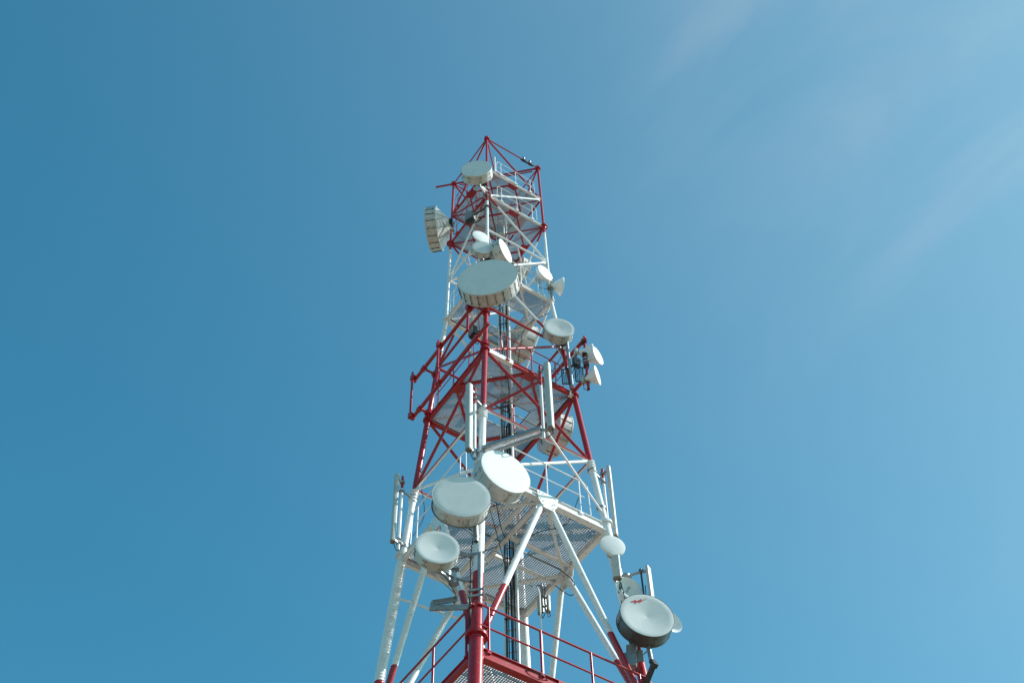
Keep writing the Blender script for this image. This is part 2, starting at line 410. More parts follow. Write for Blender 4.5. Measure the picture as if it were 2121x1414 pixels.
for lv, hh, pit, rm, rr, npst in ((.5, .72, .056, WHITE, .010, 3), (1, .78, .056, WHITE, .010, 3), (2, .88, .056, PAINT, .015, 3), (3, .95, .056, PAINT, .016, 3), (4, 1.10, .056, PAINT, .017, 3), (5, 1.12, .056, PAINT, .025, 4)):
    z = Z[lv] + .02
    pf = empty('platform'); pf.parent = tower
    hole = {.5: [(-.15, .5, -.35, .3)], 1: [(-.15, .55, -.35, .3)], 2: [(-.2, .75, -.55, .3)], 3: [(-.2, .75, -.55, .3)], 4: [(-.02, .70, -.34, .28)], 5: [(-.02, .55, -.34, .28)]}[lv]
    # holes are given in (u, v)
    gz = grating(z, pit, hole); gz.build('grating', GRATE, pf)
    t0, t1 = (.2, .82) if lv < 5 else (.0, .99)
    for side in ('FR', 'FL') if lv != 2 and lv < 5 else ('FR', 'FL', 'RB') if lv < 5 else ('FR', 'FL', 'LB', 'RB'):
        n_ = npst
        railing(z, side, hh, t0, t1, n_, rr, ends=lv < 5).build('railing', PAINT if side == 'FL' else rm, pf)

# cable ladder in the middle of the tower ----------------------------------
cl = empty('cable_ladder'); cl.parent = tower
mb = MB(); mb.tube((.29, .03, 0.2), (.29, .03, 41.0), .034); mb.build('ladder_rail', WHITE, cl)
mb = MB(); mb.beam((0.0, .03, 0.2), (0.0, .03, 41.0), .03, .05); zz = .5
while zz < 41: mb.beam((0.0, .03, zz), (.28, .03, zz), .02, .03); zz += .32
mb.build('ladder_rail', WHITE, cl)
for j in range(8):
    top_z = [41.0, 39.0, 33.5, 36.0, 30.2, 33.9, 40.3, 37.0][j]
    x = [.035, .062, .10, .15, .172, .205, .235, .25][j]; mb = MB(); pts = []; ph = random.uniform(0, 6); z = 0.2
    while z < top_z:
        pts.append((x + .006 * math.sin(z * 1.3 + ph), -.03 - .012 * (j % 3) + .008 * math.sin(z * .9 + ph), z)); z += 1.1
    pts.append((x, -.03, top_z)); e = pts[-1]
    pts += [(e[0] + random.uniform(-.2, .2), e[1] - .15, top_z + .3), (e[0] + random.uniform(-.3, .1), e[1] - .5, top_z + .35)]
    mb.path(pts, .012 if j % 2 else .015, n=6); mb.build('feeder_cable', BLACK, cl)
mb = MB(); z = 1.0
while z < 41: mb.beam((.0, -.055, z), (.27, -.055, z + .02), .012, .05); z += 1.25
mb.build('cable_clamps', DARK, cl)
# second white riser pipe and the caged access ladder
# close raised rings added round the left leg to imitate shadow stripes
mb = MB(); z = 35.0
while z > 16.5:
    if not (28.6 > z > 25.75):
        r = leg_r(z); ax = (leg('L', z - 1) - leg('L', z)).normalized()
        mb.lathe(leg('L', z), (ax + V((.06, .10, 0))).normalized(), [(-.030, r * .995), (-.018, r * 1.01), (.0, r * 1.07), (.018, r * 1.01), (.030, r * .995)], 20, cap0=False, cap1=False)
    z -= .082
mb.build('shadow_stripe_rings', PAINT, tower)

# small whip and lamp fittings at the top
mb = MB(); mb.tube((.24, -1.38, 41.2), (.24, -1.38, 42.15), .022); mb.beam((.24, -1.38, 41.3), (.75, -.8, 41.3), .03, .03)
wp = mb.build('whip_antenna', WHITE, org=None); wp.location = C0; wp.rotation_euler = (0, 0, YAW)
tag(wp, 'short white rod beside the topmost dish, above the upper railing', 'whip antenna')
lampo = empty('obstruction_lamp', lw((0, 0, 0)), YAW)
tag(lampo, 'pair of small dark lamp fittings clamped on the top edge bar near the right corner', 'lamp fitting')
a_, b_ = leg('F', Z[0]), leg('R', Z[0]); ua = (b_ - a_).normalized()
for t in (.72, .84):
    p = a_.lerp(b_, t); mb = MB()
    mb.lathe(p + V((0, -.02, .03)), V((0, 0, 1)), [(0, .03), (.02, .045), (.10, .045), (.13, .03)], 12)
    mb.build('lamp_body', GALV, lampo)
    mb = MB(); mb.beam(p - ua * .12 + V((0, 0, -.045)), p + ua * .12 + V((0, 0, -.045)), .06, .03); mb.beam(p - ua * .05, p + ua * .05, .09, .09); mb.build('lamp_clamp', DARK, lampo)

mb = MB(); mb.tube(leg('L', 24.75), mid('L', 'B', 24.95), .028); mb.build('horizontal_bar', PAINT, tower)
# loose cables draped on the floors and legs
for pts in ([(1.9, -.1, 27.0), (1.6, -.5, 25.75), (.9, -.4, 25.72), (.3, 0, 25.8)],
            [(.1, -2.35, 26.6), (.15, -1.6, 25.7), (.1, -.7, 25.7), (.1, 0, 26)],
            [(1.2, .9, 25.7), (1.5, 1.0, 25.3), (1.4, 1.1, 25.0), (1.0, 1.3, 25.6)],
            [(0, -2.9, 22.9), (.3, -2.0, 23.6), (.25, -.6, 24.2), (.2, 0, 24.1)],
            [(.1, -2.05, 31.2), (.4, -1.0, 30.9), (.2, 0, 30.8)],
            [(1.5, -.2, 34.7), (.8, -.3, 34.0), (.5, -.2, 32.2), (.3, 0, 31.6)],
            [(-1.45, .1, 40.4), (-.9, .1, 39.75), (-.4, 0, 39.7)],
            [(.5, -2.4, 20.0), (1.0, -2.2, 20.02), (1.2, -1.8, 20.0), (1.1, -.6, 20.0), (.3, 0, 20.0)],
            [(.9, -.9, 39.4), (.4, -.5, 38.8), (.2, 0, 38.6)],
            [(0, -1.5, 39.9), (.05, -1.0, 39.45), (.0, -.4, 39.55), (.1, 0, 39.2)], [(.5, -1.4, 36.9), (.45, -.8, 36.3), (.3, -.3, 36.5), (.2, 0, 36.0)],
            [(.1, -1.6, 36.2), (.0, -1.0, 35.6), (.1, -.4, 35.7), (.15, 0, 35.2)], [(-.2, -1.9, 33.6), (-.3, -1.1, 33.0), (0, -.4, 33.1), (.1, 0, 32.7)],
            [(1.75, .1, 33.0), (1.2, .2, 32.2), (.6, .1, 32.3), (.3, 0, 31.9)], [(1.9, -.1, 32.2), (1.5, -.3, 31.3), (.9, -.2, 31.2), (.3, 0, 31.2)],
            [(-2.2, 0, 29.0), (-2.0, .1, 27.5), (-2.3, 0, 26.3), (-1.2, .1, 25.8), (-.1, 0, 25.9)], [(0.05, -2.5, 25.3), (.15, -1.8, 24.7), (.1, -.9, 24.9), (.15, 0, 24.5)],
            [(2.66, -.2, 23.4), (2.75, -.15, 22.6), (2.8, -.1, 21.6), (2.95, -.1, 20.6)],
            [(2.7, -.25, 23.9), (2.78, -.22, 23.0), (2.72, -.2, 22.4), (2.86, -.2, 21.2)], [(-.1, -2.75, 23.6), (-.16, -2.85, 22.8), (-.14, -2.95, 21.9), (-.16, -3.1, 20.2)], [(-.6, -1.0, 41.1), (-.3, -.5, 40.3), (.1, 0, 40.1)]):
    P = [V(p) for p in pts]; sm = []
    for i in range(len(P) - 1):
        p0 = P[max(i - 1, 0)]; p1 = P[i]; p2 = P[i + 1]; p3 = P[min(i + 2, len(P) - 1)]
        for k in range(5):
            t = k / 5; sm.append(.5 * ((2 * p1) + (p2 - p0) * t + (2 * p0 - 5 * p1 + 4 * p2 - p3) * t * t + (3 * p1 - p0 - 3 * p2 + p3) * t ** 3))
    sm.append(P[-1]); mb = MB(); mb.path(sm, .011, n=6); mb.build('jumper_cable', BLACK, tower)
# down pipe with a bent top on the back right
mb = MB(); pts = [(.25, .75, 25.3)] + [(.25 + .45 * math.sin(t), .75, 24.9 + .4 * math.cos(t)) for t in [0, .4, .8, 1.2, 1.57]] + [(.72, .75, 15)]
mb.path(pts, .018); mb.build('conduit', WHITE, tower)

# ------------------------------------------------------------------ antennas
def clamp(mb, P, r, ax=V((0, 0, 1))):
    """two-bolt clamp blocks round a pole at P"""
    mb.lathe(V(P) - V(ax) * .035, ax, [(0, r * 1.15), (.0, r * 1.45), (.07, r * 1.45), (.07, r * 1.15)], 12)
    for s in (-1, 1):
        mb.beam(V(P) + V((s * r * 1.6, -.05, 0)), V(P) + V((s * r * 1.6, .05, 0)), .02, .05)
def drum_dish(label, C, az, rad, depth, hold, shroud=SHROUD, radome=RADOME, cone=0.0, straps=0, back='bowl', rimw=.0, pole=None, logo=False, rust=True, group='drum dishes mounted round the tower', lip=.0, radio=True):
    """C front face centre, az facing direction, hold = point the bracket reaches"""
    C = V(C); n = V((math.cos(R(az)), math.sin(R(az)), 0)); side = V((-n.y, n.x, 0)); upv = V((0, 0, 1))
    root = empty('drum_dish', C); hold = V(hold) - C
    tag(root, label, 'dish antenna', group)
    S = 56
    # radome: disc, slightly domed or dished
    f = MB()
    rr = rad * (1 - .012)
    f.lathe((0, 0, 0), n, [(.004 - cone, .0015)] + [(.004 - cone * (1 - t) ** 1.0, rr * t) for t in (.12, .3, .55, .8)] + [(.004, rr * .97), (.0, rr), (-.015, rr)], S, cap1=False, cap0=False)
    f.build('radome', radome, root)
    # shroud
    s = MB()
    if lip:
        s.lathe((0, 0, 0), n, [(-.002, rad * .985), (.004, rad), (-lip, rad * 1.0), (-lip - .003, rad * .955), (-depth, rad * .95), (-depth, rad * .9)], S, cap0=False, cap1=False)
    else:
        s.lathe((0, 0, 0), n, [(-.002, rad * .99), (.004, rad * .996), (.002, rad * 1.006), (-.03, rad * 1.006), (-.032, rad * .992), (-depth + .03, rad * .985), (-depth + .028, rad * 1.0), (-depth, rad * 1.0), (-depth, rad * .9)], S, cap0=False, cap1=False)
    sh = s.build('shroud', shroud, root)
    # seams, bolts and streaks of the shroud
    st = MB(); bo = MB()
    kk = straps if straps else 8
    for i in range(kk):
        t = 2 * math.pi * (i + .3) / kk
        rv = (side * math.cos(t) + upv * math.sin(t)); tg = (-side * math.sin(t) + upv * math.cos(t))
        if straps:
            st.beam(rv * (rad * 1.004) - n * .03, rv * (rad * 1.0) - n * (depth - .02), .012, .012, hint=rv)
        else:
            st.beam(rv * (rad * .992) - n * .035, rv * (rad * .992) - n * (depth - .035), .006, .006, hint=rv)
        for dd in (.25, .75):
            for sg in ((-1, 1) if straps == 0 or i % 3 == 0 else (1,)):
                p = rv * rad * .985 + tg * sg * .035 - n * depth * dd
                bo.lathe(p, rv, [(0, .011), (.014, .011), (.018, .006)], 8)
    st.lathe((0, 0, 0), n, [(-depth + .020, rad * .98), (-depth + .019, rad * .9965), (-depth + .012, rad * .9965), (-depth + .011, rad * .98)], S, cap0=False, cap1=False)
    st.build('seam_strips', DARK if straps else (SHGREY if shroud is not SHGREY else DARK), sh)
    bo.build('bolts', DARK, sh)
    if rust:
        ru = MB()
        rnd = random.Random(int(az * 7 + rad * 100))
        for i in range(16):
            t = R(rnd.uniform(190, 350)); rv = side * math.cos(t) + upv * math.sin(t); rv2 = rv * rad * .9875
            d0 = rnd.uniform(.02, depth * .4); d1 = d0 + rnd.uniform(.05, depth * .5)
            tg = (-side * math.sin(t) + upv * math.cos(t)); ww = rnd.uniform(.003, .009)
            ru.poly([rv2 - n * d0 - tg * ww, rv2 - n * d0 + tg * ww, rv2 - n * min(d1, depth - .04) + tg * ww * .15, rv2 - n * min(d1, depth - .04) - tg * ww * .15], .004, rv)
        ru.build('rust_streaks', RUST, sh)
    # back of the reflector
    b = MB(); bd = rad * (.34 if back == 'bowl' else .5)
    if back == 'bowl':
        b.lathe(-n * (depth - .004), -n, [(0, rad * .985)] + [(bd * (1 - t * t), rad * .985 * t) for t in (.92, .8, .65, .48, .3)] + [(bd, .12), (bd + .04, .11)], S, cap0=False)
    else:
        b.lathe(-n * (depth - .004), -n, [(0, rad * .97), (bd * .9, rad * .42), (bd, rad * .36), (bd + .04, rad * .3)], 48, cap0=False)
    b.build('reflector', BACKM, root)
    hub = -n * (depth + bd + .03)
    # bracket from the hub to what carries the dish
    k = MB(); pole_c = hold if pole is None else V(pole[0]) - C
    k.lathe(hub + n * .05, -n, [(0, .09), (.05, .09), (.06, .07), (.12, .06)], 16)
    tgt = V((hold.x, hold.y, hub.z))
    k.beam(hub - n * .06, tgt, .07, .12)
    for s_ in (-1, 1):
        k.beam(hub + V((0, 0, s_ * .12)), tgt + V((0, 0, s_ * .2)), .05, .05)
        clamp(k, tgt + V((0, 0, s_ * .2)), .06)
    # stabiliser rod from the rim
    sgn = 1 if side.dot(V((1, 0, 0))) < 0 else -1
    rim = side * sgn * rad * .62 - n * (depth + bd * .4) - upv * rad * .35
    k.tube(rim, tgt - V((0, 0, .45)), .013, n=8)
    k.build('mount_bracket', GALV, root)
    if radio:
        bx = MB(); c = hub - n * .02 + side * .17 - upv * .02
        bx.rbeam(c - upv * .13, c + upv * .12, .17, .10, .02, hint=n)
        for q in range(6): bx.beam(c + side * (.088) - upv * (.11 - q * .04) - n * .05, c + side * .088 - upv * (.11 - q * .04) + n * .05, .02, .008)
        bx.build('radio_unit', DARK, root)
        cb = MB(); cb.path([c - upv * .13, c - upv * .3 + side * .05, tgt - upv * .5 + side * .05, tgt - upv * .9], .011, n=6); cb.build('pigtail_cable', BLACK, root)
    if logo:
        lg = MB(); o = n * .012
        # zigzag bolt mark, upper left of the face as seen from the front
        lf = -side if (-side).dot(V((-1, 0, 0))) > 0 else side
        lf = -side.normalized() if n.cross(side).z > 0 else side
        rgt = V((0, 0, 1)).cross(n).normalized()
        def q(x, y):
            r_ = math.hypot(x, y)
            return rgt * x + upv * y + n * (.0075 - cone * max(0, 1 - r_ / rr))
        # double zigzag bolt
        pts = [(-.357, .316), (-.214, .412), (-.208, .370), (-.078, .459), (-.088, .407), (.054, .501), (-.145, .335), (-.146, .381), (-.245, .291), (-.246, .341)]
        for t in ((0, 1, 9), (1, 2, 9), (9, 2, 8), (2, 3, 8), (8, 3, 7), (3, 4, 7), (7, 4, 6), (4, 5, 6)):
            lg.poly([q(*pts[i]) for i in t], .003, n)
        lg.build('logo_mark', LOGO, root)
    return root

def cone_dish(label, C, az, rad, hold, group='thin cone backed dishes on the tower', mat_=RADW, thin=.03, deep=.28):
    C = V(C); n = V((math.cos(R(az)), math.sin(R(az)), 0)); side = V((-n.y, n.x, 0)); upv = V((0, 0, 1))
    root = empty('small_dish', C); tag(root, label, 'dish antenna', group); hold = V(hold) - C
    f = MB(); f.lathe((0, 0, 0), n, [(.025, .002), (.024, rad * .4), (.016, rad * .8), (.006, rad * .985), (-.004, rad), (-thin, rad), (-thin, rad * .97)], 44, cap0=False, cap1=False); f.build('radome', mat_, root)
    b = MB(); b.lathe(-n * (thin - .002), -n, [(0, rad * .975), (deep * .18, rad * .86), (deep * .6, rad * .5), (deep, rad * .2), (deep + .03, rad * .2)], 44, cap0=False); b.build('reflector', RADW, root)
    hub = -n * (thin + deep + .03); tgt = V((hold.x, hold.y, hub.z))
    k = MB(); k.lathe(hub + n * .03, -n, [(0, .05), (.07, .05), (.09, .03)], 14); k.beam(hub, tgt, .05, .06)
    for s_ in (-1, 1): clamp(k, tgt + V((0, 0, s_ * .07)), .045)
    k.build('mount_bracket', GALV, root)
    bx = MB(); c = hub - n * .07; bx.rbeam(c - upv * .11 + side * .02, c + upv * .10 + side * .02, .16, .08, .015, hint=n); bx.build('radio_unit', PANEL, root)
    cb = MB(); cb.path([c - upv * .11, c - upv * .2 + side * .06, c - upv * .36 + side * .02, tgt - upv * .45], .009, n=6); cb.build('pigtail_cable', BLACK, root)
    return root

def panel(label, top, bot, az, wd, dp, pole_x, arms, group='panel antennas clamped round the tower', ptop=None, pbot=None, pole_r=.035, pole_mat=None):
    """upright sector panel with its own mounting pole"""
    top = V(top); bot = V(bot); bot = V((top.x, top.y, bot.z)); C = (top + bot) / 2
    n = V((math.cos(R(az)), math.sin(R(az)), 0)); root = empty('panel_antenna', C); tag(root, label, 'panel antenna', group)
    f = MB(); f.rbeam(bot - C, top - C, wd, dp, min(wd, dp) * .32, hint=n); f.build('casing', PANEL, root)
    e = MB(); e.rbeam(bot - C - V((0, 0, .035)), bot - C - V((0, 0, .001)), wd * .93, dp * .9, min(wd, dp) * .3, hint=n); e.build('end_cap', PANELB, root)
    px = V(pole_x); p0 = V((px.x, px.y, pbot if pbot else bot.z - .15)) - C; p1 = V((px.x, px.y, ptop if ptop else top.z + .05)) - C
    zs = 28.15 - C.z
    if pole_mat is PAINT and p0.z < zs < p1.z:      # the pole carries the red and white belts of the tower too
        pl = MB(); pl.pipe(p0, V((p0.x, p0.y, zs)), pole_r); pl.build('mount_pole', WHITE, root)
        pl = MB(); pl.tube(V((p0.x, p0.y, zs)), p1, pole_r); pl.build('mount_pole', REDP, root)
    else:
        pl = MB(); pl.pipe(p0, p1, pole_r); pl.build('mount_pole', pole_mat or GALV, root)
    k = MB(); hgt = top.z - bot.z
    for zz in (hgt * .5 - .12, -hgt * .5 + .08):
        a = V((px.x - C.x, px.y - C.y, zz)); k.beam(V((0, 0, zz)), a, .045, .06); clamp(k, a, pole_r); k.beam(V((0, 0, zz - .04)) - n * dp * .5, a + V((0, 0, .03)), .02, .02)
    k.build('mount_bracket', GALV, root)
    for (t, zz) in arms:
        k = MB(); t = V(t); a = V((px.x - C.x, px.y - C.y, zz - C.z)); tt = V((t.x - C.x, t.y - C.y, zz - C.z)); k.tube(a, tt, .03); clamp(k, a, pole_r); clamp(k, tt, .07); k.build('standoff_arm', GALV, root)
    cb = MB(); q = V((px.x - C.x, px.y - C.y, 0)) ; b0 = -V((0, 0, hgt / 2 + .03))
    cb.path([b0 + V((.03, 0, 0)), b0 + V((.05, .02, -.12)), b0 + q * .6 + V((.02, 0, -.2)), b0 + q + V((.05, .03, -.08)), b0 + q + V((.06, .04, .5))], .011, n=6)
    cb.build('pigtail_cable', BLACK, root)
    return root

F, Rr, Ll, Bb = (lambda z: legw('F', z)), (lambda z: legw('R', z)), (lambda z: legw('L', z)), (lambda z: legw('B', z))
GD = 'drum dishes along the front leg'
drum_dish('grey drum dish with stained rim, topmost on the front leg', (-.92, 21.65, 39.78), 265, .475, .30, F(39.8), straps=0)
cone_dish('thin white dish just above a small grey drum dish, below the upper platforms', (-.80, 21.90, 36.28), 295, .255, F(36.2), deep=.12)
drum_dish('small grey drum dish directly above the largest dish', (-.75, 21.80, 35.55), 278, .30, .18, F(35.5), shroud=SHLIGHT, rust=False)
drum_dish('small drum dish turned sideways to the right, just above the largest dish', (-.10, 21.92, 35.52), 332, .375, .26, F(35.5), shroud=SHLIGHT, rust=False, radome=RADGREY)
drum_dish('largest drum dish with ribbed beige rim, front centre of the tower', (-.61, 21.45, 33.51), 262, .83, .40, F(33.3), straps=22)
cone_dish('bright sunlit round dish on the right leg collar, above the medium drum dish', (1.04, 23.30, 36.40), 312, .285, (1.21, 23.62, 36.3), thin=.10, deep=.14)
cone_dish('small cone dish seen edge-on beside the bright round dish on the right leg', (1.52, 23.62, 36.10), 14, .28, (1.21, 23.62, 36.1))
drum_dish('medium drum dish with pale dimpled face on the right leg, upper half', (1.31, 23.05, 33.30), 280, .425, .27, Rr(33.3), shroud=SHLIGHT, cone=.03, rust=True)
cone_dish('small white cone dish seen edge-on, upper left one on the red side mast', (2.12, 23.28, 32.33), 14, .285, (1.96, 23.20, 32.3))
cone_dish('small white cone dish facing right, upper right one on the red side mast', (2.29, 23.05, 31.95), 328, .27, (1.96, 23.20, 31.9))
cone_dish('small white cone dish lowest on the red side mast', (2.22, 23.05, 31.10), 341, .27, (1.95, 23.20, 31.1))
drum_dish('bright white drum dish in full sun facing right, above the middle platform', (-.23, 20.85, 24.98), 301, .615, .38, F(25.0), radome=RADW)
drum_dish('large grey drum dish with rust stained rim beside the sunlit white one', (-1.17, 20.55, 23.90), 279, .625, .34, F(23.9), lip=.09)
drum_dish('pale dimpled drum dish left of the front leg, below the large rusty one', (-1.636, 20.35, 22.21), 282, .455, .24, (-1.35, 21.20, 22.4), cone=.045, rust=False, shroud=SHLIGHT)
cone_dish('flat cream dish on the right leg just below the middle platform', (2.15, 23.10, 24.87), 287, .30, Rr(24.8), mat_=RADOME, thin=.05, deep=.12)
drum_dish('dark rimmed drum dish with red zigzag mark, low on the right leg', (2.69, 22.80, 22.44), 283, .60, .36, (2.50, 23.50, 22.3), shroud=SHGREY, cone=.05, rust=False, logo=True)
drum_dish('large drum dish on the left leg near the top, facing left and seen from behind', (-2.57, 24.35, 40.64), 172, .73, .36, Ll(40.5), back='cone', straps=18)
drum_dish('drum dish behind the right rear side seen from its back, under the red platform', (1.28, 25.55, 31.60), 33, .62, .42, (.72, 25.05, 31.5), shroud=SHROUD, straps=14)
drum_dish('dark drum dish hidden behind the upper white platform on the rear side', (.47, 25.60, 35.94), 32, .62, .35, (.10, 25.25, 35.9), straps=12)
drum_dish('small beige drum dish behind the right rear side above the largest dish', (.45, 25.40, 39.6), 38, .42, .30, (.15, 25.1, 39.6))

# open parabolic grid-less dishes low on the right leg
def open_dish(label, C, az, rad, hold):
    C = V(C); n = V((math.cos(R(az)), math.sin(R(az)), 0)); root = empty('open_dish', C); tag(root, label, 'dish antenna', 'open dishes low on the right leg'); hold = V(hold) - C
    f = MB(); d = rad * .42
    ts = (1, .85, .65, .45, .25, .1)
    f.lathe((0, 0, 0), n, [(-d * (1 - t * t) - .006, rad * t) for t in reversed(ts)] + [(.006, rad * 1.015)] + [(-d * (1 - t * t) + .004, rad * t * .99) for t in ts], 44)
    f.build('reflector', RADW, root)
    e = MB(); e.tube(-n * d, -n * d * .2, .02); e.lathe(-n * d * .25, n, [(0, .03), (.05, .04), (.07, .02)], 12); e.build('feed', PANEL, root)
    k = MB(); hub = -n * (d + .02); k.lathe(hub + n * .02, -n, [(0, .06), (.08, .05)], 12); t = V((hold.x, hold.y, hub.z)); k.beam(hub - n * .05, t, .05, .06); clamp(k, t, .05); k.build('mount_bracket', DARK, root)
    bx = MB(); c = hub - n * .12; bx.rbeam(c - V((0, 0, .13)), c + V((0, 0, .1)), .2, .1, .02, hint=n); bx.build('radio_unit', GALV, root)
open_dish('hollow white dish catching the sun, just above the dark rimmed one', (2.42, 23.30, 23.72), 292, .31, Rr(23.7))
open_dish('white dish peeping out behind the right edge of the dark rimmed one', (3.24, 23.35, 22.74), 300, .29, (2.75, 23.6, 22.7))

# panels
GP = 'tall panel antennas on short poles'
panel('tall grey panel left of the front leg, in front of the red platform', (-1.07, 21.33, 28.67), (0, 0, 26.30), 225, .15, .15, (-.94, 21.50), [(F(28.3), 28.35), (F(26.5), 26.45)], ptop=28.75, pbot=26.2, pole_mat=PAINT)
panel('tall grey panel right of the front leg, at the end of two long arms', (.82, 20.85, 28.78), (0, 0, 26.40), 245, .15, .16, (.65, 21.00), [], ptop=28.9, pbot=26.2, pole_mat=PAINT)
panel('tall thin panel outermost on the left leg beside the middle platform', (-3.01, 24.00, 28.50), (0, 0, 26.15), 200, .13, .12, (-2.88, 24.15), [(Ll(28.1), 28.05), (Ll(26.4), 26.35)], ptop=28.6, pbot=26.0, pole_mat=PAINT)
panel('tall thin panel outermost on the right leg beside the middle platform', (2.32, 23.92, 28.45), (0, 0, 26.00), 340, .14, .10, (2.17, 24.03), [(Rr(28.0), 28.0), (Rr(26.6), 26.6)], ptop=28.5, pbot=26.4, pole_mat=PAINT)
panel('short white box panel on the right leg between two small dishes', (2.17, 23.12, 24.52), (0, 0, 23.86), 262, .20, .13, (2.2, 23.3), [(Rr(24.2), 24.2)], ptop=24.6, pbot=23.6)
panel('short flat white panel on a dark outrigger right of the hollow dish', (2.90, 23.30, 24.33), (0, 0, 23.35), 330, .17, .07, (2.73, 23.30), [((2.40, 23.45), 24.2)], ptop=24.3, pbot=23.4, pole_mat=DARK, pole_r=.022)
panel('short white panel behind the rear edge of the middle platform, left of its twin', (.46, 25.62, 25.72), (0, 0, 25.20), 35, .13, .09, (.525, 25.5), [], ptop=26.2, pbot=25.10)
panel('short white panel behind the rear edge of the middle platform, right of its twin', (.66, 25.62, 25.72), (0, 0, 25.25), 35, .13, .09, (.60, 25.53), [], ptop=26.1, pbot=25.22, pole_r=.02)

def radio(label, P, az, w_, h_, d_, hold, m=PANEL):
    P = V(P); n = V((math.cos(R(az)), math.sin(R(az)), 0)); sd_ = V((-n.y, n.x, 0)); o = empty('radio_box', P); tag(o, label, 'radio unit', 'finned radio boxes on the tower')
    b = MB(); b.rbeam(V((0, 0, -h_ / 2)), V((0, 0, h_ / 2)), w_, d_, .02, hint=n); b.build('housing', m, o)
    f = MB()
    for i in range(7): f.beam(sd_ * (w_ * (-.4 + .8 * i / 6)) + n * (d_ / 2 + .012) - V((0, 0, h_ * .42)), sd_ * (w_ * (-.4 + .8 * i / 6)) + n * (d_ / 2 + .012) + V((0, 0, h_ * .42)), .008, .03)
    f.build('cooling_fins', GALV, o)
    h = V(hold) - P; k = MB(); k.beam((0, 0, 0), V((h.x, h.y, 0)), .04, .05); clamp(k, V((h.x, h.y, 0)), .045); k.build('mount_bracket', DARK, o)
    for i in range(3):
        c = MB(); x0 = sd_ * (-.06 + .06 * i); c.path([x0 - V((0, 0, h_ / 2)), x0 * 1.6 - V((0, 0, h_ / 2 + .18)), h * .5 + x0 - V((0, 0, h_ / 2 + .32)), h * .9 + x0 * .3 - V((0, 0, h_ / 2 + .1)), V((h.x, h.y, .6)) + x0 * .3], .009, n=6); c.build('pigtail_cable', BLACK, o)
radio('dark finned box inside the tower left of the front leg, below the second platform', (-1.15, 22.85, 38.9), 240, .30, .42, .16, (-.62, 22.5, 38.9), DARK)
radio('pale finned box inside the tower near the cable ladder, below the second platform', (-.25, 23.3, 38.75), 265, .26, .40, .14, (-.30, 23.9, 38.75), PANEL)
radio('white finned box on the rear leg between the two upper white platforms', (.30, 25.0, 38.3), 300, .24, .36, .14, (-.10, 25.5, 38.3), RADW)
radio('dark box clamped behind the largest dish beside the red front leg', (-1.02, 22.25, 32.1), 215, .24, .34, .14, (-.70, 22.2, 32.1), DARK)
radio('small dark box clamped to the right leg just under the medium drum dish', (1.72, 23.45, 32.2), 300, .20, .34, .12, (1.50, 23.66, 32.2), DARK)

# ------------------------------------------------------------------ outrigger frames
def fit(lab, cat, name='antenna_frame'):
    o = empty(name, C0, YAW); tag(o, lab, cat); return o
# red frame off the left-front face
fr = fit('red double tube frame with upright poles sticking out on the left front side', 'mounting frame')
d = V((Q2, -Q2, 0)); s0 = V((-1.19, -1.19, 0))
def A(t, z): return s0 + d * t + V((0, 0, z))
for z, t0, t1 in ((32.97, -1.72, 1.42), (31.32, -1.74, 2.0)):
    mb = MB(); mb.pipe(A(t0, z), A(t1, z), .052); mb.pipe(A(t1, z), A(t1 - .3, z), .053); mb.build('frame_tube', REDP, fr)
for t, z0, z1 in ((-1.72, 31.2, 33.2), (-.35, 31.25, 33.15), (1.15, 31.9, 33.3)):
    mb = MB(); c = A(t, 0) + V((-.07, -.07, 0)); mb.pipe(c + V((0, 0, z0)), c + V((0, 0, z1)), .034); mb.build('upright_pole', REDP, fr)
    k = MB()
    for z in (32.97, 31.32):
        if z0 < z < z1: k.beam(c + V((.0, .0, z - .09)), c + V((.09, .09, z - .09)), .10, .03); k.beam(c + V((.0, .0, z + .09)), c + V((.09, .09, z + .09)), .10, .03); k.beam(c + V((-.03, -.03, z)), c + V((.0, .0, z)), .12, .2)
    k.build('clamp_plate', REDP, fr)
for z in (32.97, 31.32):
    for k_ in ('L', 'F'):
        lg = leg(k_, z); t = (lg - s0).dot(d); mb = MB(); e = A(t, z); mb.tube(lg, e, .036)
        mb.lathe(e - d * .07, d, [(0, .06), (0, .078), (.14, .078), (.14, .06)], 14); mb.lathe(lg - V((0, 0, .08)), (0, 0, 1), [(0, .08), (0, .11), (.16, .11), (.16, .08)], 16)
        for q in range(5): mb.beam(lg + V((-.13, -.05, -.08 + q * .04)), lg + V((.13, -.05, -.08 + q * .04)), .012, .012)
        mb.build('standoff', REDP, fr)
# red side mast on the right
fr = fit('red side mast on two short arms right of the right leg, carrying cone dishes', 'mounting frame')
for z, t0, t1 in ((32.78, -1.0, .98), (31.2, -.35, .98)):
    p = V((2.40, -.42, z)); e = V((-Q2, Q2, 0)); mb = MB(); mb.pipe(p - e * .12, p + e * (1.9 if z > 32 else .75), .055); mb.build('frame_tube', REDP, fr)
mb = MB(); mb.pipe((2.43, -.40, 30.7), (2.45, -.40, 33.0), .042); mb.build('upright_pole', REDP, fr)
k = MB()
for z in (32.78, 31.2, 32.2, 31.7): k.beam((2.36, -.42, z), (2.50, -.38, z), .14, .13 if z in (32.78, 31.2) else .07)
k.build('clamp_plate', DARK, fr)
